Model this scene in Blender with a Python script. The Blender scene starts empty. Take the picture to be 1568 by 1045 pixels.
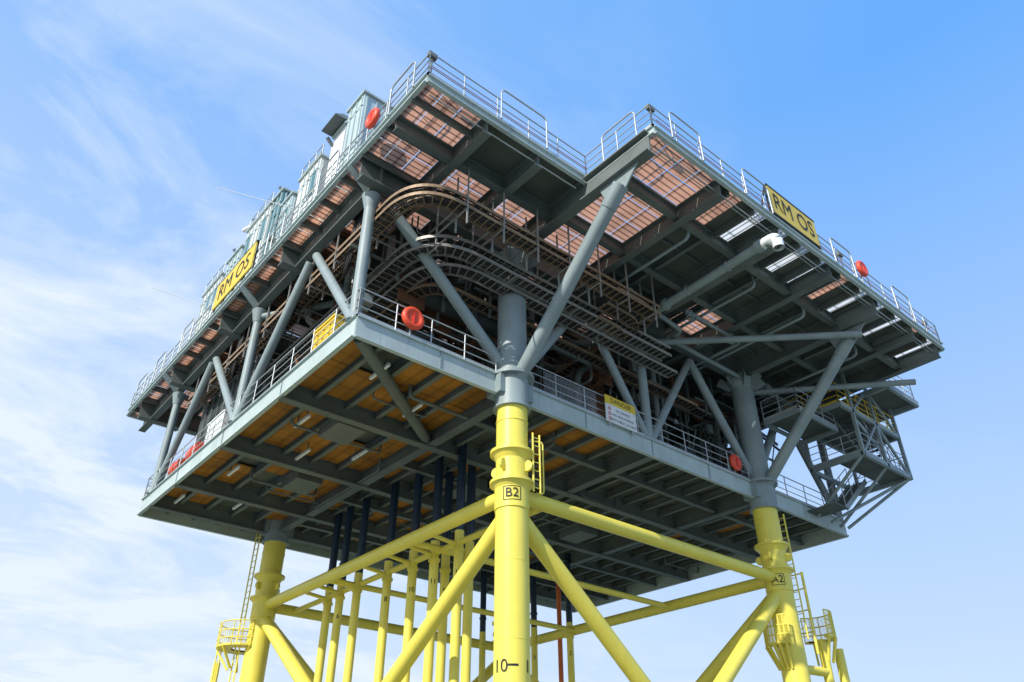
import bpy, math, random
from mathutils import Vector, Matrix
random.seed(7)
sc=bpy.context.scene
col=bpy.context.collection
V=Vector
# ---------------------------------------------------------------- materials
def new_mat(name):
    m=bpy.data.materials.new(name);m.use_nodes=True
    nt=m.node_tree;b=nt.nodes['Principled BSDF'];return m,nt,b
def paint(name,c,rough=0.45,var=0.18,metal=0.0,dirt=(0.10,0.07,0.05),dirtamt=0.25,scale=0.9,streak=True):
    m,nt,b=new_mat(name);N=nt.nodes;L=nt.links
    tc=N.new('ShaderNodeTexCoord')
    n1=N.new('ShaderNodeTexNoise');n1.inputs['Scale'].default_value=scale;n1.inputs['Detail'].default_value=6
    L.new(tc.outputs['Object'],n1.inputs['Vector'])
    mp=N.new('ShaderNodeMapping');mp.inputs['Scale'].default_value=(5,5,0.5 if streak else 5)
    L.new(tc.outputs['Object'],mp.inputs['Vector'])
    n2=N.new('ShaderNodeTexNoise');n2.inputs['Scale'].default_value=1.3;n2.inputs['Detail'].default_value=8;n2.inputs['Roughness'].default_value=.65
    L.new(mp.outputs[0],n2.inputs['Vector'])
    r1=N.new('ShaderNodeValToRGB');r1.color_ramp.elements[0].position=.3;r1.color_ramp.elements[1].position=.72
    r1.color_ramp.elements[0].color=tuple(x*(1-var) for x in c)+(1,);r1.color_ramp.elements[1].color=tuple(min(1,x*(1+var*.5)) for x in c)+(1,)
    L.new(n1.outputs['Fac'],r1.inputs[0])
    r2=N.new('ShaderNodeValToRGB');r2.color_ramp.elements[0].position=.54;r2.color_ramp.elements[1].position=.8
    r2.color_ramp.elements[0].color=(0,0,0,1);r2.color_ramp.elements[1].color=(dirtamt,)*3+(1,)
    L.new(n2.outputs['Fac'],r2.inputs[0])
    mx=N.new('ShaderNodeMixRGB');L.new(r2.outputs[0],mx.inputs[0]);L.new(r1.outputs[0],mx.inputs[1]);mx.inputs[2].default_value=dirt+(1,)
    L.new(mx.outputs[0],b.inputs['Base Color'])
    b.inputs['Roughness'].default_value=rough;b.inputs['Metallic'].default_value=metal
    bp=N.new('ShaderNodeBump');bp.inputs['Strength'].default_value=.08;bp.inputs['Distance'].default_value=.02
    L.new(n2.outputs['Fac'],bp.inputs['Height']);L.new(bp.outputs[0],b.inputs['Normal'])
    return m
def grating(name,c,trans,axis='X',period=.11,dark=.35,cross=.5):
    m,nt,b=new_mat(name);N=nt.nodes;L=nt.links
    tc=N.new('ShaderNodeTexCoord')
    w=N.new('ShaderNodeTexWave');w.wave_type='BANDS';w.bands_direction=axis;w.inputs['Scale'].default_value=1/(period*3.18)/2*1.0
    L.new(tc.outputs['Object'],w.inputs['Vector'])
    w2=N.new('ShaderNodeTexWave');w2.wave_type='BANDS';w2.bands_direction='Y' if axis=='X' else 'X';w2.inputs['Scale'].default_value=.32
    L.new(tc.outputs['Object'],w2.inputs['Vector'])
    n=N.new('ShaderNodeTexNoise');n.inputs['Scale'].default_value=.8;L.new(tc.outputs['Object'],n.inputs['Vector'])
    r=N.new('ShaderNodeValToRGB');r.color_ramp.elements[0].position=.08;r.color_ramp.elements[1].position=.3
    r.color_ramp.elements[0].color=tuple(x*dark for x in c)+(1,);r.color_ramp.elements[1].color=c+(1,)
    L.new(w.outputs['Fac'],r.inputs[0])
    r2=N.new('ShaderNodeValToRGB');r2.color_ramp.elements[0].position=.0;r2.color_ramp.elements[1].position=.05
    r2.color_ramp.elements[0].color=(cross,cross,cross,1)
    L.new(w2.outputs['Fac'],r2.inputs[0])
    mx=N.new('ShaderNodeMixRGB');mx.blend_type='MULTIPLY';mx.inputs[0].default_value=1;L.new(r.outputs[0],mx.inputs[1]);L.new(r2.outputs[0],mx.inputs[2])
    r3=N.new('ShaderNodeValToRGB');r3.color_ramp.elements[0].color=(.62,.62,.62,1);r3.color_ramp.elements[0].position=.32;r3.color_ramp.elements[1].position=.66
    L.new(n.outputs['Fac'],r3.inputs[0])
    mx2=N.new('ShaderNodeMixRGB');mx2.blend_type='MULTIPLY';mx2.inputs[0].default_value=1;L.new(mx.outputs[0],mx2.inputs[1]);L.new(r3.outputs[0],mx2.inputs[2])
    L.new(mx2.outputs[0],b.inputs['Base Color']);b.inputs['Roughness'].default_value=.8
    if trans>0:
        t=N.new('ShaderNodeBsdfTranslucent');L.new(mx2.outputs[0],t.inputs['Color'])
        ms=N.new('ShaderNodeMixShader');ms.inputs[0].default_value=trans
        out=[q for q in N if q.type=='OUTPUT_MATERIAL'][0]
        L.new(b.outputs[0],ms.inputs[1]);L.new(t.outputs[0],ms.inputs[2]);L.new(ms.outputs[0],out.inputs['Surface'])
    return m
M={}
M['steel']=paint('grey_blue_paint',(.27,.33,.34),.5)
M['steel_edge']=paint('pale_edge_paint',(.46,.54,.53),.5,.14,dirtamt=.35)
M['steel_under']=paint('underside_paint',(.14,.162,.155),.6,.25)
M['plate']=paint('deck_plate_paint',(.10,.112,.10),.65,.3)
M['yellow']=paint('yellow_paint',(.86,.73,.11),.42,.08,dirtamt=.25,dirt=(.40,.28,.08))
M['navy']=paint('navy_tube_paint',(.012,.03,.06),.35,.3)
M['orange']=paint('orange_tube_paint',(.65,.14,.03),.5)
M['galv']=paint('galvanised_steel',(.46,.49,.50),.4,.15,.3,dirtamt=.1)
M['tray']=paint('cable_tray_steel',(.32,.22,.14),.55,.3,.2)
M['tray_grey']=paint('cable_tray_galvanised',(.34,.33,.31),.5,.3,.2)
M['cable']=paint('cable_sheath',(.025,.023,.023),.6,.3)
M['pipe_dark']=paint('dark_pipe_paint',(.065,.078,.08),.5,.4)
M['rust']=paint('primer_brown',(.22,.10,.05),.6,.4)
M['salmon']=grating('frp_grating_salmon',(.84,.43,.28),.55,'Y',.12,.35,.5)
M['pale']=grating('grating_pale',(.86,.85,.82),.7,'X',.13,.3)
M['ochre']=grating('timber_panel_ochre',(.47,.19,.02),.0,'X',.3,.75,.75)
M['white']=paint('white_paint',(.80,.81,.80),.4,.08)
M['cabinet']=paint('cabinet_pale_blue',(.50,.62,.66),.4,.1)
M['teal']=paint('teal_paint',(.07,.19,.23),.4,.2)
M['red']=paint('orange_red_plastic',(.80,.08,.03),.45,.1)
M['signyel']=paint('sign_yellow',(.80,.55,.03),.4,.05)
M['black']=paint('black_lettering',(.012,.012,.012),.6,.1)
M['signred']=paint('sign_red',(.6,.03,.02),.5,.05)
# ---------------------------------------------------------------- geometry accumulators
parts={}
order=[]
class G:
    def __init__(s):s.v=[];s.f=[];s.s=[]
def part(obj,name,mat):
    k=(obj,name)
    if k not in parts:
        parts[k]=(G(),mat);order.append(k)
    return parts[k][0]
def box(g,x0,x1,y0,y1,z0,z1):
    n=len(g.v)
    g.v+=[(x0,y0,z0),(x1,y0,z0),(x1,y1,z0),(x0,y1,z0),(x0,y0,z1),(x1,y0,z1),(x1,y1,z1),(x0,y1,z1)]
    for f in ((0,3,2,1),(4,5,6,7),(0,1,5,4),(1,2,6,5),(2,3,7,6),(3,0,4,7)):
        g.f.append([n+i for i in f]);g.s.append(False)
def frame(p,q,up=V((0,0,1))):
    d=(q-p).normalized()
    if abs(d.dot(up))>.99: up=V((1,0,0))
    a=d.cross(up).normalized();b=a.cross(d).normalized()
    return d,a,b
def bar(g,p,q,w,h):
    p=V(p);q=V(q);d,a,b=frame(p,q);n=len(g.v)
    for c in (p,q):
        for sa,sb in ((-1,-1),(1,-1),(1,1),(-1,1)):
            g.v.append(tuple(c+a*sa*w/2+b*sb*h/2))
    for f in ((0,1,2,3),(7,6,5,4),(0,4,5,1),(1,5,6,2),(2,6,7,3),(3,7,4,0)):
        g.f.append([n+i for i in f]);g.s.append(False)
def ibeam(g,p,q,w,h,t=.03):
    p=V(p);q=V(q);z=V((0,0,1))
    bar(g,p-z*(t/2),q-z*(t/2),w,t)
    bar(g,p-z*(h/2),q-z*(h/2),t,h-2*t-.002)
    bar(g,p-z*(h-t/2),q-z*(h-t/2),w,t)
def tube(g,p,q,r,n=12,r2=None,caps=True):
    p=V(p);q=V(q);d,a,b=frame(p,q);r2=r if r2 is None else r2;k=len(g.v)
    for c,rr in ((p,r),(q,r2)):
        for i in range(n):
            t=2*math.pi*i/n;g.v.append(tuple(c+(a*math.cos(t)+b*math.sin(t))*rr))
    for i in range(n):
        j=(i+1)%n;g.f.append([k+i,k+j,k+n+j,k+n+i]);g.s.append(True)
    if caps:
        k2=len(g.v);g.v+=g.v[k:k+2*n]
        g.f.append([k2+i for i in range(n)][::-1]);g.s.append(False)
        g.f.append([k2+n+i for i in range(n)]);g.s.append(False)
def ptube(g,pts,r,n=8):
    pts=[V(p) for p in pts];k=len(g.v);m=len(pts);up=V((0,0,1))
    for i,p in enumerate(pts):
        d=(pts[min(i+1,m-1)]-pts[max(i-1,0)]).normalized()
        u=up if abs(d.dot(up))<.95 else V((0.3,1,0)).normalized()
        a=d.cross(u).normalized();b=a.cross(d)
        for j in range(n):
            t=2*math.pi*j/n;g.v.append(tuple(p+(a*math.cos(t)+b*math.sin(t))*r))
    for i in range(m-1):
        for j in range(n):
            j2=(j+1)%n;g.f.append([k+i*n+j,k+i*n+j2,k+(i+1)*n+j2,k+(i+1)*n+j]);g.s.append(True)
def torus(g,c,ax,R,r,n=24,m=10):
    c=V(c);ax=V(ax).normalized();u=V((0,0,1)) if abs(ax.z)<.9 else V((1,0,0))
    a=ax.cross(u).normalized();b=ax.cross(a);k=len(g.v)
    for i in range(n):
        t=2*math.pi*i/n;d=a*math.cos(t)+b*math.sin(t)
        for j in range(m):
            s=2*math.pi*j/m;g.v.append(tuple(c+d*(R+r*math.cos(s))+ax*r*math.sin(s)))
    for i in range(n):
        for j in range(m):
            g.f.append([k+i*m+j,k+((i+1)%n)*m+j,k+((i+1)%n)*m+(j+1)%m,k+i*m+(j+1)%m]);g.s.append(True)
def fillet(pts,r,n=6):
    pts=[V(p) for p in pts];out=[pts[0]]
    for i in range(1,len(pts)-1):
        a,b,c=pts[i-1],pts[i],pts[i+1];rr=min(r,(a-b).length*.49,(c-b).length*.49)
        s=b+(a-b).normalized()*rr;e=b+(c-b).normalized()*rr
        for k in range(n+1):
            t=k/n;out.append(s*(1-t)**2+b*2*t*(1-t)+e*t*t)
    out.append(pts[-1]);return out
def railing(obj,pts,h=1.1,sp=1.5,mat='galv',name='handrail',r=.026,toe=True):
    g=part(obj,name,mat);pts=[V(p) for p in pts]
    for p,q in zip(pts[:-1],pts[1:]):
        L=(q-p).length;n=max(1,round(L/sp))
        for i in range(n+1):
            c=p.lerp(q,i/n);tube(g,c,c+V((0,0,h)),r,6)
            box(g,c.x-.05,c.x+.05,c.y-.05,c.y+.05,c.z,c.z+.04)
        for k in (1,.66,.36):
            tube(g,p+V((0,0,h*k)),q+V((0,0,h*k)),r if k==1 else r*.75,6)
        if toe: bar(g,p+V((0,0,.09)),q+V((0,0,.09)),.012,.14)
def ladder_tray(obj,name,mat,pts,w=.5,h=.12,rung=.3,ncab=4):
    g=part(obj,name,mat);gc=part(obj,'cables','cable')
    pts=[V(p) for p in pts]
    nor=[]
    for i in range(len(pts)):
        d=(pts[min(i+1,len(pts)-1)]-pts[max(i-1,0)]);d.z=0
        if d.length<1e-4:d=V((1,0,0))
        d.normalize();nor.append(V((-d.y,d.x,0)))
    for s in (-1,1):
        e=[p+n*s*w/2 for p,n in zip(pts,nor)]
        for a,b in zip(e[:-1],e[1:]): bar(g,a,b,.02,h)
    acc=0
    for i in range(len(pts)-1):
        L=(pts[i+1]-pts[i]).length;t=(rung-acc) if acc>0 else 0
        while t<L:
            p=pts[i].lerp(pts[i+1],t/L);n=nor[i].lerp(nor[i+1],t/L)
            bar(g,p-n*w/2-V((0,0,h*.3)),p+n*w/2-V((0,0,h*.3)),.04,.02);t+=rung
        acc=(L-(t-rung))%rung
    for c in range(ncab):
        o=(c+.5)/ncab*w*.85-w*.425
        ptube(gc,[p+n*(o+random.uniform(-.02,.02))+V((0,0,random.uniform(-.01,.03))) for p,n in zip(pts,nor)],random.uniform(.02,.04),6)
# ---------------------------------------------------------------- key dimensions
LX,LY=15.0,18.6
legs={'B2':(0,0),'A2':(LX,0),'B1':(0,LY),'A1':(LX,LY)}
DX0,DX1,DY0,DY1,DZ=-6.3,22.4,.05,20.2,18.0
UZ=25.2
# ================================================================= JACKET
J='jacket_foundation'
g=part(J,'legs','yellow')
for nme,(x,y) in legs.items():
    tube(g,(x,y,-8),(x,y,17.6),.54,40,caps=False)
    tube(g,(x,y,13.9),(x,y,14.7),.575,40)
    for z in (15.9,14.82):
        tube(g,(x,y,z-.05),(x,y,z+.05),.74,40)
        tube(g,(x,y,z-.28),(x,y,z-.05),.54,40,.68,caps=False)
    tube(g,(x,y,17.0),(x,y,17.05),.56,40);tube(g,(x,y,12.2),(x,y,12.23),.546,40);tube(g,(x,y,9.9),(x,y,9.93),.546,40)
    for t in (200,290,20,110):
        d=V((math.cos(math.radians(t)),math.sin(math.radians(t)),0));s=V((-d.y,d.x,0))*.05
        c=V((x,y,15.35))+d*.6
        tube(g,c-s,c+s,.18,20);torus(g,c,s,.12,.045,20,8)
def node_tube(a,b,r,name='braces'):
    tube(part(J,name,'yellow'),a,b,r,28)
zt=14.5
pairs=[('B2','A2'),('B2','B1'),('A2','A1'),('B1','A1')]
for a,b in pairs:
    ax,ay=legs[a];bx,by=legs[b]
    node_tube((ax,ay,zt),(bx,by,zt),.25)
    for (px,py),(qx,qy) in (((ax,ay),(bx,by)),((bx,by),(ax,ay))):
        node_tube((px,py,14.0),(qx,qy,1.5),.28)
    node_tube((ax,ay,1.2),(bx,by,1.2),.3)
node_tube((1.5,.3,14.45),(1.5,LY-.3,14.45),.12)
node_tube((0,6,14.45),(LX,6,14.45),.13);node_tube((0,12.5,14.45),(LX,12.5,14.45),.13)
JT='cable_j_tube'
jt=[(1.5,4.9,'12'),(1.5,6.5,'11'),(1.5,8.0,'10'),(1.5,9.9,'8'),(1.4,12.2,''),(1.4,13.7,'6'),(1.5,15.0,''),(2.6,7.3,'9'),(2.6,5.7,'7'),
    (12.6,17.6,''),(12.0,18.2,''),(14.1,14.9,'3'),(14.8,12.8,'2')]
gy=part(JT,'lower_sleeves','yellow');gn=part(JT,'upper_tubes','navy')
for x,y,t in jt:
    tube(gy,(x,y,-6),(x,y,14.9),.18,18);tube(gn,(x,y,14.9),(x,y,18.6),.175,18)
    tube(gy,(x,y,14.1),(x,y,14.2),.23,18);tube(gn,(x,y,15.6),(x,y,15.7),.21,18)
    if x<2: node_tube((x,y,14.35),(0,y,14.5),.08)
tube(part(JT,'riser_orange','orange'),(15.1,13.9,-4),(15.1,13.9,18.2),.13,14)
def ladder(g,x,y,z0,z1,w=.5,ax='y'):
    for s in (-1,1):
        o=(0,s*w/2) if ax=='y' else (s*w/2,0)
        tube(g,(x+o[0],y+o[1],z0),(x+o[0],y+o[1],z1),.035,8)
    z=z0+.15
    while z<z1:
        o=(0,w/2) if ax=='y' else (w/2,0)
        tube(g,(x-o[0],y-o[1],z),(x+o[0],y+o[1],z),.018,6);z+=.3
g=part(J,'access_ladder','yellow')
ladder(g,-.75,19.1,9,18.3)
ladder(g,.55,-.62,14.5,16.6,.3,'x')
ptube(g,fillet([(.75,-.35,14.6),(1.0,-.45,14.6),(1.0,-.45,16.5),(.7,-.3,16.5)],.15),.03,8)
def ring_platform(x,y,z,r,t0,t1,obj=J,mat='yellow'):
    g=part(obj,'access_platform',mat);n=14;pts=[]
    for i in range(n+1):
        t=math.radians(t0+(t1-t0)*i/n);pts.append(V((x+r*math.cos(t),y+r*math.sin(t),z)))
    c=V((x,y,z))
    for i in range(n):
        a,b=pts[i],pts[i+1];k=len(g.v)
        ia=c+(a-c)*(.58/r);ib=c+(b-c)*(.58/r);dz=V((0,0,.08))
        g.v+=[tuple(q) for q in (ia,a,b,ib,ia+dz,a+dz,b+dz,ib+dz)]
        for f in ((0,3,2,1),(4,5,6,7),(1,2,6,5),(0,1,5,4),(2,3,7,6)): g.f.append([k+j for j in f]);g.s.append(False)
        if i%3==0: bar(g,ia-V((0,0,.9)),a,.08,.1)
    for k in (.35,.7,1.1): ptube(g,[p+V((0,0,k)) for p in pts],.028,6)
    for p in pts[::2]: tube(g,p,p+V((0,0,1.1)),.028,6)
    for i in range(n*3):
        t=i/(n*3);p=pts[int(t*n)].lerp(pts[min(n,int(t*n)+1)],t*n-int(t*n));tube(g,p,p+V((0,0,1.1)),.010,4)
ring_platform(-.3,LY+.9,12.6,1.25,20,300)
ladder(part(J,'access_ladder','yellow'),-1.1,20.4,6,12.6,.5,'y')
tube(part(J,'fender_posts','yellow'),(-.8,21.2,-2),(-.8,21.2,12.2),.16,16)
tube(part(J,'fender_posts','yellow'),(.4,21.4,-2),(.4,21.4,11.4),.2,16)
ring_platform(LX,0,11.7,1.0,140,215)
ring_platform(LX+1.9,-.1,12.2,.85,-110,60)
g=part(J,'fender_posts','yellow')
for x,y,zz in ((17.0,-.3,12.2),(17.9,-.5,11.9),(16.4,.7,12.0)): tube(g,(x,y,-2),(x,y,zz),.2,18)
tube(g,(LX,0,10.9),(17.0,-.3,10.9),.18,16)
for dx,dy in ((1.2,-.5),(1.2,.2)): tube(g,(LX+dx,dy,11.5),(LX+dx,dy,14.9),.06,10)
for z in (12.4,13.3,14.2,14.85): tube(g,(LX+1.2,-.5,z),(LX+1.2,.2,z),.03,8)
ladder(part(J,'access_ladder','yellow'),LX+.62,-.3,12,17.4,.45,'y')
# ================================================================= COLUMNS + TRUSS
C='topside_support_frame'
g=part(C,'columns','steel')
for x,y in legs.values():
    tube(g,(x,y,17.9),(x,y,24.6),.54,40)
    tube(g,(x,y,17.6),(x,y,18.75),.60,40)
    tube(g,(x,y,18.75),(x,y,18.87),.80,40)
    tube(g,(x,y,17.55),(x,y,17.63),.66,40)
    tube(g,(x,y,21.4),(x,y,21.43),.546,40)
    tube(g,(x,y,23.8),(x,y,24.3),.545,40,.72,caps=False)
    for t in range(0,360,45):
        d=V((math.cos(math.radians(t)),math.sin(math.radians(t)),0));bar(g,V((x,y,24.0))+d*.5,V((x,y,24.35))+d*1.1,.04,.5)
    for s in (-1,1): box(g,x+s*.5-.25,x+s*.5+.25,y-.28,y+.5,18.02,18.74)
g=part(C,'truss_members','steel')
def T(a,b,r=.19):
    tube(g,a,b,r,20)
y=.15
for a,b,r in (((0,y,19.0),(-5.6,y,24.0),.21),((.3,y,19.0),(4.0,y,24.1),.2),((7.4,y,18.8),(4.0,y,24.1),.18),((7.5,y,18.8),(7.5,y,24.3),.2),((7.6,y,18.8),(11.1,y,24.1),.18),((14.9,y,18.9),(11.1,y,24.1),.2),((15,y,19),(18.6,y,24.1),.2),((22.2,y,18.8),(18.6,y,24.1),.18),((22.2,y,18.8),(22.2,y,25),.2),((10.0,1.5,18.8),(10.0,1.5,24),.13)):
    T(a,b,r)
for x in (0,15):
    T((x,-.35,18.7),(x,-5.75,23.9),.26)
    tube(g,(x,-5.2,23.37),(x,-5.85,24.0),.29,20)
    k=len(g.v)
    for s in (-.03,.03): g.v+=[(x+s,-5.2,23.6),(x+s,-6.1,23.75),(x+s,-6.7,24.43),(x+s,-4.9,24.43)]
    for f in ((3,2,1,0),(4,5,6,7),(0,1,5,4),(1,2,6,5),(2,3,7,6),(3,0,4,7)): g.f.append([k+i for i in f]);g.s.append(False)
x=-6.2
for a,b,r in (((x,.4,18.8),(x,.4,24.1),.2),((x,.5,18.9),(x,4.4,24.0),.18),((x,9.5,18.9),(x,4.9,24.0),.18),((x,9.6,18.8),(x,9.6,24.1),.18),((x,9.7,18.9),(x,14.3,24.0),.17),((x,19.0,18.9),(x,14.7,24.0),.17),((x,19.2,18.8),(x,19.2,24.1),.18)):
    T(a,b,r)
for yy in (.4,9.6,19.2):
    tube(g,(x,yy,18.8),(x,yy,19.1),.3,20,.2);tube(g,(x,yy,23.6),(x,yy,24.2),.2,20,.34)
    bar(g,(x-.0,yy,24.25),(x-1.0,yy,25.1),.05,.35)
for a,b in (((7.8,.5,23.9),(15,-6.4,23.95)),((15.2,.4,23.9),(21,-5.9,23.95))): T(a,b,.15)
T((-6.2,9.6,23.9),(0,.3,23.9),.15);T((0,9,23.9),(7.5,.3,23.9),.17);T((15,8,23.9),(7.5,.3,23.9),.17)
# ================================================================= LOWER DECK
D='lower_deck'
ge=part(D,'edge_girders','steel_edge')
def edge(g,p,q,z0,h,out,fl=.14):
    p=V((p[0],p[1],0));q=V((q[0],q[1],0));o=V(out+(0,))
    bar(g,p+V((0,0,z0+h/2)),q+V((0,0,z0+h/2)),.04,h-.06)
    for zz in (z0+.02,z0+h-.02): bar(g,p+o*(fl/2)+V((0,0,zz)),q+o*(fl/2)+V((0,0,zz)),fl+.1,.04)
edge(ge,(DX0,DY0),(-.72,DY0),DZ,.8,(0,-1),.06);edge(ge,(.72,DY0),(LX-.72,DY0),DZ,.8,(0,-1),.06);edge(ge,(LX+.72,DY0),(DX1,DY0),DZ,.8,(0,-1),.06)
edge(ge,(DX0,DY0),(DX0,DY1),DZ,.8,(-1,0),.06);edge(ge,(DX1,DY0),(DX1,DY1),DZ,.8,(1,0),.06);edge(ge,(DX0,DY1),(DX1,DY1),DZ,.8,(0,1),.06)
gst=part(D,'web_stiffeners','steel')
for x in (-3.1,3.7,7.5,11.2,18.6): box(gst,x-.01,x+.01,DY0-.055,DY0-.022,DZ+.05,DZ+.75)
for k in (5.1,10.3,15.3): box(gst,DX0-.055,DX0-.022,DY0+k-.01,DY0+k+.01,DZ+.05,DZ+.75)
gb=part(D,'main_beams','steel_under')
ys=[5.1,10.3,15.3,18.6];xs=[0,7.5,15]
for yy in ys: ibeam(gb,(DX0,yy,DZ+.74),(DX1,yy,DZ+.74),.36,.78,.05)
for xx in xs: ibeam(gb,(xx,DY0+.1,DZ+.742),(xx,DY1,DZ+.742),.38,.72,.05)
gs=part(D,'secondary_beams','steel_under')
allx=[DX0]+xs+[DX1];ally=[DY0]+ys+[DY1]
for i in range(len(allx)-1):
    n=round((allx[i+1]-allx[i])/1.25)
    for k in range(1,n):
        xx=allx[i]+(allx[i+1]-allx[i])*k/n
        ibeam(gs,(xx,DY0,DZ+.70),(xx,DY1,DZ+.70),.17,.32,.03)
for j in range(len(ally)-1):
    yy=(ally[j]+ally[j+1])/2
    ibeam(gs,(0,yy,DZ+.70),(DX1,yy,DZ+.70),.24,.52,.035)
tube(gb,(DX0+.3,DY0+.3,DZ+.25),(-.2,5.0,DZ+.25),.2,20)
gp=part(D,'deck_plate','plate');go=part(D,'timber_soffit','ochre')
box(gp,DX0+.03,DX1-.03,DY0+.03,DY1-.03,DZ+.745,DZ+.79)
for i in range(len(allx)-1):
    n=round((allx[i+1]-allx[i])/1.25)
    for k in range(n):
        a=allx[i]+(allx[i+1]-allx[i])*k/n+.1;b=allx[i]+(allx[i+1]-allx[i])*(k+1)/n-.1
        for j in range(len(ally)-1):
            c=ally[j]+.2;d=ally[j+1]-.2
            pr=(.95 if j==0 else .75) if a<0 else (.5 if a<6 else .12)
            h=(d-c)/2
            for m in range(2):
                if random.random()<pr: box(go,a,b,c+m*h+.02,c+(m+1)*h-.02,DZ+.60+random.uniform(0,.02),DZ+.66)
gl=part(D,'light_fittings','white')
for x,y in ((-4.4,1.7),(-2.0,3.3),(-4.7,6.7),(-3.3,9.4),(-4.8,12.8),(-1.5,7.9),(-3,16.5),(-5.4,17.5),(3,3),(5.5,9)):
    box(gl,x-.05,x+.05,y-.6,y+.6,DZ+.2,DZ+.3);box(gs,x-.02,x+.02,y-.4,y-.36,DZ+.3,DZ+.6);box(gs,x-.02,x+.02,y+.36,y+.4,DZ+.3,DZ+.6)
gpp=part(D,'underdeck_pipework','steel_under')
for k in range(20):
    x=random.uniform(-5,20);y=random.uniform(1.5,16);L=random.uniform(2,6);z=DZ+random.uniform(.05,.25)
    if random.random()<.5: ptube(gpp,fillet([(x,y,DZ+.6),(x,y,z),(x+L,y,z),(x+L,y,DZ+.6)],.25),random.uniform(.03,.07),8)
    else: ptube(gpp,fillet([(x,y,DZ+.6),(x,y,z),(x,min(19,y+L),z),(x,min(19,y+L),DZ+.6)],.25),random.uniform(.03,.07),8)
gd=part(D,'drain_boxes','steel_under')
for x,y in ((-3.2,6.3),(-2,12),(4,8),(12,9)): box(gd,x-.6,x+.6,y-.8,y+.8,DZ+.02,DZ+.55)
railing(D,[(-.7,DY0,18.8),(DX0,DY0,18.8),(DX0,DY1,18.8),(DX1,DY1,18.8),(DX1,DY0,18.8),(LX+.7,DY0,18.8)])
railing(D,[(.7,DY0,18.8),(LX-.7,DY0,18.8)])
g=part(D,'mesh_screens','galv')
for i in range(40):
    x=1.6+i*.07; tube(g,(x,DY0,18.95),(x,DY0,19.85),.006,4)
for i in range(13): tube(g,(1.6,DY0,18.95+i*.07),(4.4,DY0,18.95+i*.07),.006,4)
# ================================================================= UPPER DECK
U='upper_deck'
ge=part(U,'edge_beams','steel_edge')
X0,X1=-7.1,21.4
def uedge(p,q,out): edge(ge,p,q,UZ,.36,out,.05)
uedge((X0,-4.25),(0.05,-4.25),(0,-1));uedge((0.05,-4.25),(0.05,-7.5),(-1,0));uedge((0.05,-7.5),(X1,-7.5),(0,-1));uedge((X1,-7.5),(X1,25.5),(1,0));uedge((X0,-4.25),(X0,25.5),(-1,0));uedge((X0,25.5),(X1,25.5),(0,1))
gm=part(U,'main_girders','steel_under')
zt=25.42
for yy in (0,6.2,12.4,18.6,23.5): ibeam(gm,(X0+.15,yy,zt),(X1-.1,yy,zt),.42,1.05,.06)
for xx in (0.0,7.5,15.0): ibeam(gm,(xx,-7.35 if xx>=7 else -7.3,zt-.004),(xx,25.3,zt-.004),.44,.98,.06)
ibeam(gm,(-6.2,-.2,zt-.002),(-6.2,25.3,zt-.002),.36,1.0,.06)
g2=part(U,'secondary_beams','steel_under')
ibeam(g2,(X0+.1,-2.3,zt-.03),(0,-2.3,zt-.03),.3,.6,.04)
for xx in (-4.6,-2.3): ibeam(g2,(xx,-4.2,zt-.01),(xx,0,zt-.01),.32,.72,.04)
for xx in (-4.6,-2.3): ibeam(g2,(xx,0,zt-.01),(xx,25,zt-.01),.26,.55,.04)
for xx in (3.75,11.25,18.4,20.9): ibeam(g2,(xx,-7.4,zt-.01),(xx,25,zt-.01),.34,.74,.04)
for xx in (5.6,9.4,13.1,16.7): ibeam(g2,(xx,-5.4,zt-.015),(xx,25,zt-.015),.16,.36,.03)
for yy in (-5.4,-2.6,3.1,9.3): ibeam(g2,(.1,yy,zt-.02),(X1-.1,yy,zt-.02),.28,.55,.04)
g3=part(U,'stiffeners','steel_under')
yy=-3.4
while yy<25.4:
    ibeam(g3,(X0,yy,zt-.005),(-4.6,yy,zt-.005),.10,.3,.03);yy+=1.55
for j,yy in enumerate([-4.0,-1.3,1.5,4.6,7.2]):
    bar(g3,(4.2,yy,zt-.09),(X1-.2,yy,zt-.09),.05,.18)
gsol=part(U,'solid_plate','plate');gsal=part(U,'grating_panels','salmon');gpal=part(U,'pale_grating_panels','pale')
def sheet(gg,a,b,c,d,z=25.45):
    n=len(gg.v);gg.v+=[(a,c,z),(b,c,z),(b,d,z),(a,d,z)];gg.f.append([n,n+3,n+2,n+1]);gg.s.append(False)
def cells(x0,x1,y0,y1,nx,ny,fn):
    for i in range(nx):
        for j in range(ny):
            a=x0+(x1-x0)*i/nx;b=x0+(x1-x0)*(i+1)/nx;c=y0+(y1-y0)*j/ny;d=y0+(y1-y0)*(j+1)/ny
            k=fn((a+b)/2,(c+d)/2);e=.015
            if k is None: continue
            if k=='s': box(gsol,a,b,c,d,25.43,25.47)
            else: sheet({'g':gsal,'p':gpal}[k],a+e,b-e,c+e,d-e)
def f1(x,y):
    if x<-4.6: return 'g'
    if y<-2.3: return 's'
    if y<0: return 'g'
    return 'g' if random.random()<.25 else 's'
cells(X0,0,-4.2,25.5,9,29,f1)
def f2(x,y):
    if x<3.75 and y<-.4: return 'g'
    if 9.4<x<11.2 and -2.6<y<0: return 'g'
    if y>0 and x<9: return 'g' if random.random()<.25 else 's'
    return 's'
cells(.05,3.75,-7.45,25.45,4,35,f2)
cells(3.75,X1,-5.45,25.45,19,33,f2)
x=3.75;i=0
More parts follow.
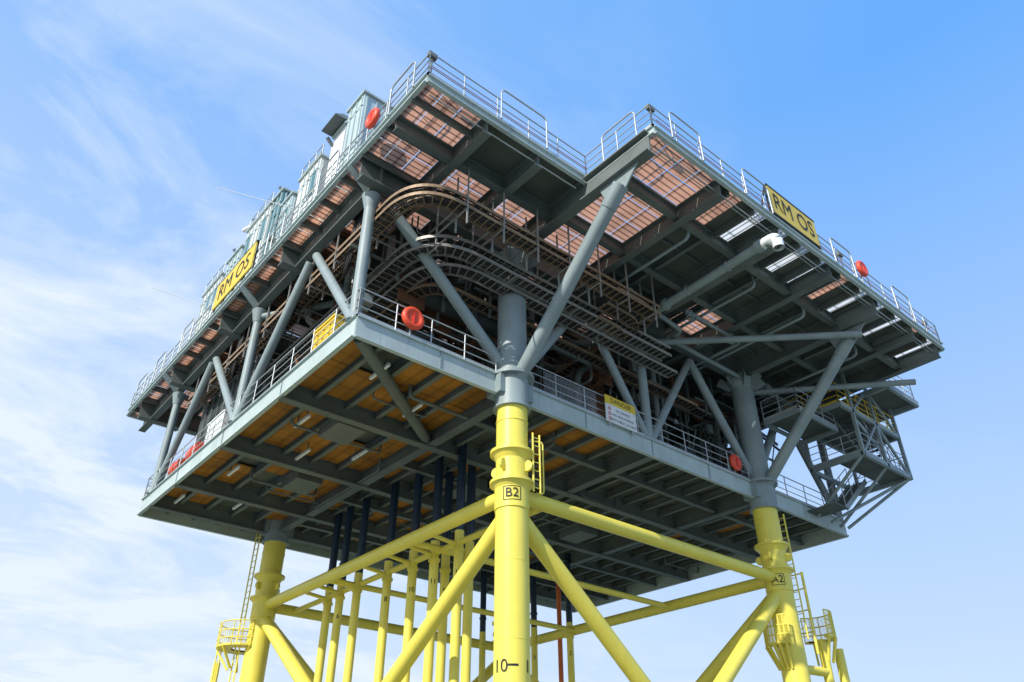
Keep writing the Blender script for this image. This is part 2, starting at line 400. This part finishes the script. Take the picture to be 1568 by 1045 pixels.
while x<X1-.2:
    w1=.62;w2=.93;a=min(X1,x+w1);b=min(X1,x+w1+w2)
    box(gsol,x,a,-7.45,-5.45,25.43,25.47)
    if b>a:
        if i in (0,5,9): sheet(gsal,a,b,-7.43,-5.5)
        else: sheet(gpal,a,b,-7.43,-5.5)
        ibeam(g3,(a-.02,-7.4,zt-.006),(a-.02,-5.5,zt-.006),.1,.34,.03)
    x+=w1+w2;i+=1
# conduit clipped under the deck edges
gq=part(U,'edge_conduits','galv')
ptube(gq,[(X0+.3,-4.0,25.05),(-.3,-4.0,25.05)],.03,6);ptube(gq,[(.4,-7.2,25.05),(X1-.3,-7.2,25.05)],.03,6);ptube(gq,[(.4,-7.05,25.05),(X1-.3,-7.05,25.05)],.022,6)
railing(U,[(0,-4.3,25.56),(X0,-4.3,25.56),(X0,25.5,25.56),(X1,25.5,25.56),(X1,-7.5,25.56),(0,-7.5,25.56),(0,-4.3,25.56)],sp=1.3)
g=part(U,'raised_rail_hoops','galv')
def hoop(p,q,h=1.55):
    p=V(p);q=V(q);z=V((0,0,1));ptube(g,fillet([p,p+z*h,q+z*h,q],.25),.032,8)
hoop((-4.2,-4.45,25.5),(-2.1,-4.45,25.5))
for a in (.9,5.2,11.5,16.8): hoop((a,-7.65,25.5),(a+1.7,-7.65,25.5),1.4)
for a in (-3.6,1.5,6,16,20,23): hoop((X0-.12,a,25.5),(X0-.12,a+1.5,25.5),1.4)
hoop((0,-6.8,25.5),(0,-5.2,25.5),1.5)
g=part(U,'red_tie_rail','signred')
tube(g,(0,-4.33,26.0),(-7,-4.33,26.0),.014,6);tube(g,(0.2,-7.53,26.0),(21.2,-7.53,26.0),.014,6)
g=part(U,'floodlights','steel_under')
for x,y in ((-6.9,-4.1),(.3,-7.3),(12.9,-7.3),(21.1,-7.2),(-6.9,8.0)):
    tube(g,(x,y,25.5),(x,y,26.9),.03,8);box(g,x-.16,x+.16,y-.08,y+.08,26.75,26.95)
# ================================================================= CABLE TRAYS
R='cable_tray_rack'
def corner_path(xo,yo,z,r,yend=18,xend=20):
    return [V((xo,yend,z))]+[V((xo,yy,z)) for yy in (yend*.66,yend*.33)]+[p for p in fillet([(xo,yend*.2,z),(xo,yo,z),(xend*.2,yo,z)],r,14)]+[V((xend*.5,yo,z)),V((xend,yo,z))]
for xo,yo,z,r,xe,m in ((-5.75,-2.1,23.5,1.7,6,'tray'),(-5.75,-2.1,23.15,1.7,6,'tray'),(-5.1,-1.5,23.9,1.6,6.5,'tray'),(-4.4,-.9,22.9,2.0,8,'tray_grey'),(-4.4,-.9,22.5,2.0,8,'tray_grey'),(-3.7,-.35,22.3,2.4,9,'tray_grey'),(-3.2,.9,22.2,2.3,12,'tray'),(-2.6,1.6,22.7,2.0,14,'tray_grey')):
    ladder_tray(R,'ladder_'+m,m,corner_path(xo,yo,z,r,18,xe),.55,.13,.3,5)
for k,(yo,z) in enumerate(((-2.1,23.3),(-1.5,22.9),(-1.0,22.5))):
    ladder_tray(R,'ladder_tray','tray',fillet([(3.5,yo,z),(6.2-k*.4,yo,z),(6.2-k*.4,6,z)],1.4,10),.5,.13,.3,4)
g=part(R,'hangers','tray_grey')
for i in range(7):
    x=-4.0+i*1.6
    for yo in (-2.42,-1.78,-.6): bar(g,(x,yo,22.3),(x,yo,24.9),.05,.05)
    bar(g,(x,-2.45,23.38),(x,-.1,23.38),.05,.05);bar(g,(x,-2.45,22.98),(x,-.1,22.98),.05,.05);bar(g,(x,-1.2,22.4),(x,-.1,22.4),.05,.05)
for i in range(9):
    y=1.0+i*2.0
    for xo in (-6.05,-5.45,-4.1): bar(g,(xo,y,22.6),(xo,y,24.9),.05,.05)
    bar(g,(-6.1,y,23.38),(-3.5,y,23.38),.05,.05);bar(g,(-6.1,y,23.0),(-3.5,y,23.0),.05,.05)
gc=part(R,'hanging_cables','cable')
for (cx,cy) in ((-6.0,5.9),(-5.9,6.4),(-5.8,2.0),(-5.9,12.0),(-2,.6),(2.5,1.5),(9,1.5)):
    for k in range(9):
        o=random.uniform(-.3,.3);dz=random.uniform(.6,1.6)
        ptube(gc,fillet([(cx,cy+o,25),(cx-.1,cy+o,24-dz*.3),(cx+.1,cy+o+.9,23.6-dz),(cx+.6,cy+o+1.6,24.0)],.8,5),.035,6)
# ================================================================= PIPEWORK between decks
P_='deck_pipework'
g=part(P_,'drain_pipe','steel')
ptube(g,fillet([(6.9,4,23.9),(6.6,-2,23.95),(6.45,-7.35,24.0),(6.45,-7.75,23.6)],.5),.17,16)
tube(g,(6.47,-6.9,23.995),(6.46,-7.15,24.0),.24,18);tube(g,(6.58,-2.2,23.95),(6.58,-2.35,23.95),.26,18)
gw=part(P_,'white_outlet','white');ptube(gw,fillet([(6.45,-7.16,24.0),(6.45,-7.75,24.0),(6.45,-7.75,23.45)],.4,8),.21,16)
for zz,yy in ((24.1,-3.5),(24.1,-5.5)): torus(g,(6.5,yy,23.97),(0,1,0),.19,.03,16,6)
for k in range(95):
    m=random.choice(['pipe_dark','steel','steel_under','rust','rust','tray_grey']);g=part(P_,'pipes_'+m,m)
    r=random.choice([.035,.05,.07,.1,.15]);z=random.uniform(21.8,24.3);x=random.uniform(-5.6,19);y=random.uniform(.8,9)
    L=random.uniform(2,7)
    if random.random()<.5: pts=[(x,y,24.9),(x,y,z),(x+L,y,z),(x+L,y+random.uniform(-1,1),z),(x+L,y+1,24.9 if random.random()<.5 else 19)]
    else: pts=[(x,y,24.9),(x,y,z),(x,y+L,z),(x+random.uniform(-1,1),y+L,z),(x+1,y+L,19 if random.random()<.5 else 24.9)]
    ptube(g,fillet(pts,r*3,5),r,10)
    for t in (.3,.7):
        p=V(pts[1]).lerp(V(pts[2]),t);q=V(pts[1]).lerp(V(pts[2]),t+.02);tube(g,p,q,r*1.7,12)
g=part(P_,'overhang_pipes','steel')
for x,y0,y1,z in ((9.2,-5,1,24.6),(12.6,-5.2,2,24.5),(17.4,-5,4,24.5),(4.6,-5.2,0,24.6)):
    ptube(g,fillet([(x,y0,25.3),(x,y0,z),(x,y1,z),(x+1,y1+1,z)],.25),.07,10)
ptube(g,fillet([(5,-1.6,24.2),(9,-1.2,24.2),(9,-.4,24.2),(19,-.4,24.2)],.4),.11,12)
ptube(g,fillet([(8,-2.2,24.35),(12,-2.2,24.35),(12,.9,24.35)],.3),.08,12)
for (x,y) in ((11.3,-2.2),(8.4,-2.2),(16.5,-.6),(5.2,-1.6),(3.4,-.8)):
    torus(g,(x,y,24.15),(0,0,1),.22,.03);tube(g,(x,y,24.0),(x,y,24.5),.08,10);tube(g,(x-.25,y,24.3),(x+.25,y,24.3),.14,12)
# ================================================================= EQUIPMENT between decks
E='equipment_module'
gd=part(E,'module_bodies','pipe_dark');gr=part(E,'module_ribs','steel_under')
for a,b,c,d,z0,z1 in ((-3.5,3,6.5,12,18.8,24.2),(3.4,9.5,5.6,13,18.8,23.9),(10,16.5,6.4,14,18.8,24.0),(17.2,21.8,4.8,13,18.8,24.1),(-5.2,-3.8,11.5,18,18.8,23.4),(-3,20,14.1,19.8,18.8,24.3)):
    box(gd,a,b,c,d,z0,z1)
    x=a
    while x<b-.1: box(gr,x,x+.1,c-.08,c-.002,z0,z1-.1);x+=.8
    y=c
    while y<d-.1: box(gr,a-.08,a-.002,y,y+.1,z0,z1-.1);y+=.8
gj=part(E,'junction_boxes','steel');gk=part(E,'switch_cabinets','pipe_dark')
for k in range(60):
    x=random.uniform(-5.5,20);y=random.uniform(.6,6);z=random.uniform(21.0,24.2);s=random.uniform(.15,.45)
    box(random.choice([gj,gk,gr]),x,x+s,y,y+s*.6,z,z+s*random.uniform(.8,1.6))
for k in range(14):
    x=-4.5+k*1.8+random.uniform(-.4,.4);y=random.uniform(1.5,4);h=random.uniform(1.2,3.2)
    box(gk,x,x+random.uniform(.6,1.2),y,y+.8,18.8,18.8+h)
gq=part(E,'pipe_supports','steel_under')
for k in range(46):
    x=random.uniform(-5.5,20);y=random.uniform(.7,6);bar(gq,(x,y,random.uniform(20.5,22.8)),(x,y,24.9),.09,.09)
    if k%2: bar(gq,(x-.8,y,22.8),(x+.9,y,22.8),.09,.09)
for k in range(26):
    x=random.uniform(-5.5,20);y=random.uniform(.7,5);z=random.uniform(22.4,24.2)
    bar(gq,(x,y,z),(x+random.uniform(1,3),y+random.uniform(-.5,2),z+random.uniform(-1,1)),.1,.12)
g=part(E,'ventilation_duct','pipe_dark')
ptube(g,fillet([(-3.2,8,22.6),(-3.2,2.2,22.6),(3,2.2,22.6)],1.2,8),.38,18)
g=part(E,'brown_panels','rust')
for k in range(18):
    x=random.uniform(-5,8);y=random.uniform(2,6);z=random.uniform(21,23.2);box(g,x,x+random.uniform(.6,1.4),y,y+.06,z,z+random.uniform(.6,1.4))
g=part('storage_box','body','signyel');box(g,-6.1,-5.2,2.1,3.6,18.82,20.0);box(g,-6.14,-5.16,2.06,3.64,20.0,20.08)
for y in (2.4,2.85,3.3): box(g,-6.13,-6.102,y-.03,y+.03,18.85,19.95)
g=part('supply_locker','body','white');box(g,-6.1,-5.3,11.6,13.4,18.82,20.2);box(g,-6.14,-5.26,11.56,13.44,20.2,20.27)
g=part('supply_locker','door_seams','steel_under');box(g,-6.11,-6.102,12.48,12.52,18.9,20.1)
g=part('liferaft_canister','shells','red')
for y in (14.4,16.6): tube(g,(-6.0,y-.6,19.3),(-6.0,y+.6,19.3),.32,20);tube(g,(-6.0,y-.05,19.3),(-6.0,y+.05,19.3),.35,20)
g=part('liferaft_canister','cradles','galv')
for y in (13.9,14.9,16.1,17.1): box(g,-6.25,-5.7,y-.04,y+.04,18.8,19.1)
# ================================================================= LIFE BUOYS
def buoy(obj,c,ax,r=.36):
    c=V(c);a=V(ax);g=part(obj,'ring_housing','red');torus(g,c,a,r*.72,r*.26,28,10);tube(g,c-a*.05,c+a*.07,r*.8,28)
    h=part(obj,'bracket','galv');bar(h,c-a*.12+V((0,0,-.9)),c-a*.12+V((0,0,.3)),.05,.05)
    bar(part(obj,'centre_latch','signred'),c+a*.08-V((0,0,r*.5)),c+a*.08+V((0,0,r*.5)),.05,.03)
buoy('life_buoy',(-4.35,-.08,19.5),(0,-1,0),.44);buoy('life_buoy.001',(13.2,-.08,19.4),(0,-1,0),.4)
buoy('life_buoy.002',(14.0,-7.65,26.4),(0,-1,0),.42);buoy('life_buoy.003',(-7.25,-1.0,26.3),(-1,0,0),.42)
# ================================================================= SIGNS
b=part('danger_sign','white_board','white');box(b,4.7,6.45,-.14,-.10,18.72,19.5)
b=part('danger_sign','yellow_header','signyel');box(b,4.7,6.45,-.14,-.10,19.503,19.88)
b=part('danger_sign','mounting_posts','galv');box(b,4.9,4.96,-.095,-.03,18.6,19.9);box(b,6.2,6.26,-.095,-.03,18.6,19.9)
for i,z in enumerate((19.3,19.08,18.86)): torus(part('danger_sign','prohibition_rings','signred'),(4.9,-.147,z),(0,1,0),.065,.014,18,6)
b=part('platform_name_sign','board','signyel');box(b,7.0,10.4,-7.62,-7.57,25.75,27.1)
b=part('platform_name_sign','frame','black')
for x in (7.0,7.85,8.7,9.55,10.4): bar(b,(x,-7.5,25.6),(x,-7.5,27.2),.06,.06);bar(b,(x,-7.5,27.15),(x,-7.0,25.6),.05,.05)
bar(b,(6.95,-7.56,27.15),(10.45,-7.56,27.15),.14,.09);bar(b,(6.95,-7.56,25.7),(10.45,-7.56,25.7),.1,.08)
b=part('platform_name_sign.001','board','signyel');box(b,-7.25,-7.2,8.9,13.2,25.75,27.15)
b=part('platform_name_sign.001','frame','black')
for y in (8.9,10.0,11.0,12.1,13.2): bar(b,(-7.15,y,25.6),(-7.15,y,27.2),.06,.06)
bar(b,(-7.2,8.85,27.2),(-7.2,13.25,27.2),.1,.08)
# ================================================================= TOPSIDE EQUIPMENT (left edge)
def cabinet(obj,x0,x1,y0,y1,z1,mat,roof=True,ribs=True,rails=False):
    g=part(obj,'body',mat);box(g,x0,x1,y0,y1,25.5,z1)
    r=part(obj,'trim','steel_edge')
    if roof: box(r,x0-.1,x1+.1,y0-.1,y1+.1,z1+.002,z1+.1)
    if ribs:
        y=y0+.1
        while y<y1-.1: box(r,x0-.05,x0-.002,y,y+.06,25.6,z1-.1);y+=.45
        for z in (28.2,z1-.7): box(r,x0-.07,x0-.052,y0,y1,z,z+.08)
        x=x0+.1
        while x<x1-.1: box(r,x,x+.06,y0-.05,y0-.002,25.6,z1-.1);x+=.45
    g=part(obj,'vents','teal')
    y=y0+.2
    while y+.6<y1:
        if random.random()<.6: box(g,x0-.045,x0-.004,y,y+.55,z1-random.uniform(1.3,2.2),z1-.5)
        y+=.9
    if rails:
        q=part(obj,'roof_rails','galv')
        for kk in (.4,.8): tube(q,(x0,y0,z1+kk),(x0,y1,z1+kk),.025,6)
        for i in range(4): tube(q,(x0,y0+(y1-y0)*i/3,z1),(x0,y0+(y1-y0)*i/3,z1+.8),.025,6)
cabinet('control_cabinet',-6.4,-4.4,1.9,3.2,31.1,'cabinet')
cabinet('exhaust_housing',-6.2,-4.4,3.8,4.8,31.0,'white',True,False)
g=part('exhaust_housing','hood','steel_under')
k=len(g.v);g.v+=[(-6.8,3.7,31.2),(-4.4,3.7,31.2),(-4.4,5.0,31.2),(-6.8,5.0,31.2),(-6.3,4,31.8),(-4.6,4,31.8),(-4.6,4.8,31.8),(-6.3,4.8,31.8)]
for f in ((0,3,2,1),(4,5,6,7),(0,1,5,4),(1,2,6,5),(2,3,7,6),(3,0,4,7)): g.f.append([k+i for i in f]);g.s.append(False)
cabinet('white_container',-6.4,-4,5.4,7.4,30.2,'white',rails=True)
cabinet('cable_drum_housing',-6.5,-4,7.7,8.8,29.6,'cabinet')
cabinet('generator_container',-6.5,-4,9.1,10.2,30.9,'teal')
cabinet('white_container.001',-6.5,-4,10.5,13.2,31.0,'white',rails=True)
cabinet('white_container.002',-6.5,-4,13.6,15.4,30.3,'cabinet')
cabinet('battery_container',-6.5,-4,15.9,18.5,29.9,'white',rails=True)
g=part('deck_jib_crane','boom','white')
tube(g,(-5.6,8.95,25.5),(-5.6,8.95,31.0),.12,14);tube(g,(-5.6,8.95,30.8),(-6.4,14.4,32.0),.12,12);tube(g,(-5.6,8.95,31.5),(-6.2,12.4,31.7),.03,6)
tube(g,(-5.6,8.95,31.0),(-5.6,8.95,31.6),.22,14)
g=part('exhaust_stack','pipes','galv')
for y,z in ((5.1,31.4),(5.3,31.0),(7.55,30.6),(10.35,31.8),(13.4,31.8),(15.6,31.2)): tube(g,(-6.0,y,25.5),(-6.0,y,z),.09,10);tube(g,(-6.0,y,z),(-6.4,y-.1,z+.25),.09,10)
g=part('whip_antenna','rods','galv')
tube(g,(-7.2,5.2,26.5),(-9.6,8.3,28.5),.015,6);tube(g,(-7.2,14.2,26.5),(-9.4,17.0,28.3),.015,6)
# ================================================================= STAIR TOWER (right)
S='stair_tower'
g=part(S,'frame','steel')
def rect(x0,x1,y0,y1,z,w=.16,h=.22):
    for a,b in (((x0,y0),(x1,y0)),((x1,y0),(x1,y1)),((x1,y1),(x0,y1)),((x0,y1),(x0,y0))): bar(g,a+(z,),b+(z,),w,h)
rect(19.6,24.3,-3.1,-.3,20.7);rect(18.4,24.3,-3.1,-.3,23.0);rect(21.5,24.7,-4.4,1,24.6,.16,.3)
for x,y in ((19.6,-3.1),(24.3,-3.1),(24.3,-.3),(21.9,-3.1),(19.6,-.3)): bar(g,(x,y,20.6),(x,y,25.2),.16,.16)
for a,b in (((19.6,-3.1,20.7),(21.9,-3.1,23)),((24.3,-3.1,20.7),(21.9,-3.1,23)),((24.3,-3.1,20.7),(24.3,-.3,23)),((19.6,-3.1,23),(21.9,-3.1,25)),((24.3,-3.1,23),(21.9,-3.1,25)),((24.3,-3.1,20.7),(22.4,-.1,18.4)),((19.6,-3.1,20.7),(19.6,-.1,18.4)),((24.3,-3.1,20.7),(20.4,-.3,18.2)),((21.9,-3.1,20.7),(21.9,0,18.4))):
    tube(g,a,b,.08,12)
gf=part(S,'floor_grating','plate')
box(gf,19.7,24.2,-3.0,-1.6,20.76,20.79);box(gf,18.5,24.2,-3.0,-.4,23.06,23.09);box(gf,21.55,24.6,-4.3,.9,24.72,24.75)
def flight(a,b,w,axis):
    a=V(a);b=V(b);n=int(abs(b.z-a.z)/.2);o=V((0,w,0)) if axis=='x' else V((w,0,0))
    bar(g,a,b,.05,.25);bar(g,a+o,b+o,.05,.25)
    for i in range(n):
        p=a.lerp(b,(i+.5)/n);d=V((.13,0,0)) if axis=='x' else V((0,.13,0))
        c0=p-d;c1=p+d+o;box(gf,min(c0.x,c1.x),max(c0.x,c1.x),min(c0.y,c1.y),max(c0.y,c1.y),p.z-.015,p.z+.015)
    gh=part(S,'handrail','galv')
    for oo in (V((0,0,0)),o):
        for k in (.55,1.0): tube(gh,a+oo+V((0,0,k)),b+oo+V((0,0,k)),.025,6)
        for i in range(4): p=a.lerp(b,i/3)+oo;tube(gh,p,p+V((0,0,1)),.022,6)
flight((20.0,-1.4,18.5),(22.9,-1.4,20.7),.9,'x');flight((23.4,-2.9,20.8),(20.0,-2.9,23.0),.9,'x');flight((20.6,-1.5,23.1),(23.6,-1.5,24.9),.9,'x')
box(gf,18.8,20.0,-1.5,0,18.45,18.5)
railing(S,[(19.6,-.3,20.8),(19.6,-3.1,20.8),(24.3,-3.1,20.8),(24.3,-.3,20.8)],sp=1)
railing(S,[(21.55,-4.35,24.78),(24.65,-4.35,24.78),(24.65,1,24.78)],sp=1)
railing(S,[(18.4,-.3,23.1),(18.4,-3.1,23.1),(24.3,-3.1,23.1),(24.3,-.3,23.1)],sp=1,mat='signyel',name='yellow_handrail')
g=part(S,'access_gangway','steel');rect(16,19.4,-2.2,-.3,22.2,.12,.2);box(gf,16.05,19.35,-2.1,-.4,22.3,22.33)
railing(S,[(16,-.3,22.32),(16,-2.2,22.32),(19.4,-2.2,22.32)],sp=1)
# ================================================================= SEA
def sea():
    me=bpy.data.meshes.new('sea');s=8000;me.from_pydata([(-s,-s,0),(s,-s,0),(s,s,0),(-s,s,0)],[],[(0,1,2,3)])
    o=bpy.data.objects.new('sea',me);col.objects.link(o)
    m,nt,b=new_mat('sea_water');N=nt.nodes;L=nt.links
    tc=N.new('ShaderNodeTexCoord');n=N.new('ShaderNodeTexNoise');n.inputs['Scale'].default_value=.35;n.inputs['Detail'].default_value=8
    L.new(tc.outputs['Object'],n.inputs['Vector']);bp=N.new('ShaderNodeBump');bp.inputs['Strength'].default_value=.8;bp.inputs['Distance'].default_value=1.0
    L.new(n.outputs['Fac'],bp.inputs['Height']);L.new(bp.outputs[0],b.inputs['Normal'])
    r=N.new('ShaderNodeValToRGB');r.color_ramp.elements[0].color=(.12,.15,.135,1);r.color_ramp.elements[1].color=(.21,.24,.21,1)
    L.new(n.outputs['Fac'],r.inputs[0]);L.new(r.outputs[0],b.inputs['Base Color']);b.inputs['Roughness'].default_value=.3
    me.materials.append(m)
sea()
# ---------------------------------------------------------------- build meshes
empties={}
for (obj,name) in order:
    if obj not in empties:
        e=bpy.data.objects.new(obj,None);col.objects.link(e);empties[obj]=e
    gg,mat=parts[(obj,name)]
    if not gg.v: continue
    me=bpy.data.meshes.new(name);me.from_pydata(gg.v,[],gg.f);me.polygons.foreach_set('use_smooth',gg.s);me.materials.append(M[mat]);me.update()
    o=bpy.data.objects.new(name,me);o.parent=empties[obj];col.objects.link(o)
# ---------------------------------------------------------------- lettering
def text_mesh(s,size):
    c=bpy.data.curves.new('t','FONT');c.body=s;c.size=size;c.align_x='CENTER';c.align_y='CENTER';c.resolution_u=3
    o=bpy.data.objects.new('t',c);col.objects.link(o);dg=bpy.context.evaluated_depsgraph_get();dg.update()
    me=bpy.data.meshes.new_from_object(o.evaluated_get(dg));bpy.data.objects.remove(o);return me
def flat_text(parent,s,size,mat4,mat='black',name='lettering',sx=1):
    me=text_mesh(s,size);me.transform(mat4@Matrix.Diagonal((sx,1,1,1)));me.materials.clear();me.materials.append(M[mat])
    o=bpy.data.objects.new(name,me);o.parent=empties[parent];col.objects.link(o)
def face_negY(x,y,z): return Matrix.Translation((x,y,z))@Matrix.Rotation(math.pi/2,4,'X')
def face_negX(x,y,z): return Matrix.Translation((x,y,z))@Matrix.Rotation(-math.pi/2,4,'Z')@Matrix.Rotation(math.pi/2,4,'X')
def wrap_text(parent,s,size,cx,cy,cz,r,az,name='lettering'):
    me=text_mesh(s,size)
    for v in me.vertices:
        t=math.radians(az)+v.co.x/r;z=v.co.y;v.co=(cx+r*math.cos(t),cy+r*math.sin(t),cz+z)
    me.materials.clear();me.materials.append(M['black']);o=bpy.data.objects.new(name,me);o.parent=empties[parent];col.objects.link(o)
flat_text('danger_sign','DANGER',.3,face_negY(5.6,-.146,19.69))
for i,t in enumerate(('NO DIVING','NO ANCHORING','NO PUBLIC ACCESS')): flat_text('danger_sign',t,.15,face_negY(5.68,-.146,19.3-.22*i),sx=1.05)
flat_text('platform_name_sign','RM OS',1.2,face_negY(8.7,-7.635,26.42),sx=.84)
flat_text('platform_name_sign.001','RM OS',1.2,face_negX(-7.265,11.05,26.42),sx=1.0)
def label_mesh(gg,name='label_frame'):
    me=bpy.data.meshes.new(name);me.from_pydata(gg.v,[],gg.f);me.materials.append(M['black']);o=bpy.data.objects.new(name,me);o.parent=empties[J];col.objects.link(o)
def leg_label(x,y,s,az):
    wrap_text(J,s,.44,x,y,14.32,.60,az);gg=G()
    P=lambda t,z:(x+.58*math.cos(math.radians(az+t)),y+.58*math.sin(math.radians(az+t)),z)
    for z in (14.1,14.55): ptube(gg,[P(t,z) for t in range(-28,29,4)],.012,6)
    for t in (-28,28): tube(gg,P(t,14.1),P(t,14.55),.012,6)
    label_mesh(gg)
leg_label(0,0,'B2',230);leg_label(LX,0,'A2',211)
wrap_text(J,'10',.5,0,0,9.15,.56,193);wrap_text(J,'1',.5,0,0,9.15,.56,284)
gg=G()
for i in range(8):
    a=math.radians(216+i*4.2);b=math.radians(216+(i+1)*4.2);k=len(gg.v)
    gg.v+=[(.548*math.cos(a),.548*math.sin(a),9.15),(.548*math.cos(b),.548*math.sin(b),9.15),(.548*math.cos(b),.548*math.sin(b),9.21),(.548*math.cos(a),.548*math.sin(a),9.21)];gg.f.append([k,k+1,k+2,k+3])
label_mesh(gg,'draught_mark')
for x,y,t in jt:
    if t: wrap_text(JT,t,.28,x,y,13.3,.195,math.degrees(math.atan2(-18.08-y,-15.17-x)))
# ---------------------------------------------------------------- light
SA,SE=math.radians(194),math.radians(36)
sd=V((math.cos(SA)*math.cos(SE),math.sin(SA)*math.cos(SE),math.sin(SE)))
l=bpy.data.lights.new('sun','SUN');l.energy=5.0;l.angle=math.radians(.5);l.color=(1,.95,.85)
o=bpy.data.objects.new('sun',l);o.rotation_euler=(-sd).to_track_quat('-Z','Y').to_euler();col.objects.link(o)
w=bpy.data.worlds.new('World');sc.world=w;w.use_nodes=True;nt=w.node_tree;N=nt.nodes;Lk=nt.links
bg=N['Background'];sky=N.new('ShaderNodeTexSky');sky.sky_type='NISHITA';sky.sun_disc=False;sky.sun_elevation=SE;sky.sun_rotation=math.pi/2-SA
sky.air_density=1.0;sky.dust_density=.6;sky.ozone_density=1.5
tc=N.new('ShaderNodeTexCoord');sp=N.new('ShaderNodeSeparateXYZ');Lk.new(tc.outputs['Generated'],sp.inputs[0])
def math_(op,a,b=None,clamp=False):
    n=N.new('ShaderNodeMath');n.operation=op;n.use_clamp=clamp
    for i,q in enumerate((a,b)):
        if q is None: continue
        if isinstance(q,(int,float)): n.inputs[i].default_value=q
        else: Lk.new(q,n.inputs[i])
    return n.outputs[0]
zz=math_('ADD',math_('MAXIMUM',sp.outputs[2],0.0),.25)
px=math_('DIVIDE',sp.outputs[0],zz);py=math_('DIVIDE',sp.outputs[1],zz)
cb=N.new('ShaderNodeCombineXYZ');Lk.new(px,cb.inputs[0]);Lk.new(py,cb.inputs[1])
mp=N.new('ShaderNodeMapping');mp.inputs['Rotation'].default_value=(0,0,math.radians(-20));mp.inputs['Scale'].default_value=(1.5,2.4,1);mp.inputs['Location'].default_value=(1.3,.4,0);Lk.new(cb.outputs[0],mp.inputs[0])
n1=N.new('ShaderNodeTexNoise');n1.inputs['Scale'].default_value=1.5;n1.inputs['Detail'].default_value=10;n1.inputs['Roughness'].default_value=.62;n1.inputs['Distortion'].default_value=.6;Lk.new(mp.outputs[0],n1.inputs['Vector'])
n2=N.new('ShaderNodeTexNoise');n2.inputs['Scale'].default_value=.9;n2.inputs['Detail'].default_value=4;Lk.new(cb.outputs[0],n2.inputs['Vector'])
left=math_('ADD',math_('MULTIPLY',sp.outputs[0],-.766),math_('MULTIPLY',sp.outputs[1],.643))
a=math_('MULTIPLY',math_('SUBTRACT',n1.outputs['Fac'],.43),3.0,True)
b=math_('MULTIPLY',math_('ADD',math_('SUBTRACT',n2.outputs['Fac'],.26),math_('MULTIPLY',left,.5)),2.0,True)
c=math_('MULTIPLY',a,b,True)
low=math_('MULTIPLY',math_('SUBTRACT',.74,sp.outputs[2]),1.05,True)
c=math_('ADD',math_('MULTIPLY',c,.78),low,True)
c=math_('ADD',c,math_('MULTIPLY',math_('ADD',left,.42),.24,True),True)
blue=N.new('ShaderNodeMixRGB');blue.inputs[0].default_value=.88;Lk.new(sky.outputs[0],blue.inputs[1]);blue.inputs[2].default_value=(1.05,3.15,7.2,1)
mx=N.new('ShaderNodeMixRGB');Lk.new(c,mx.inputs[0]);Lk.new(blue.outputs[0],mx.inputs[1]);mx.inputs[2].default_value=(5.5,6.15,6.7,1)
Lk.new(mx.outputs[0],bg.inputs['Color']);bg.inputs['Strength'].default_value=.15
# ---------------------------------------------------------------- camera
cd=bpy.data.cameras.new('camera');cam=bpy.data.objects.new('camera',cd);col.objects.link(cam)
cam.location=(-15.17,-18.08,5.0);th=math.atan(766/1168);hd=math.radians(50)
d=V((math.cos(hd)*math.cos(th),math.sin(hd)*math.cos(th),math.sin(th)))
cam.rotation_euler=d.to_track_quat('-Z','Y').to_euler()
cd.sensor_width=36;cd.lens=36*1168/1568;cd.clip_start=.1;cd.clip_end=20000
sc.camera=cam
sc.view_settings.view_transform='Standard';sc.view_settings.look='None';sc.view_settings.exposure=0
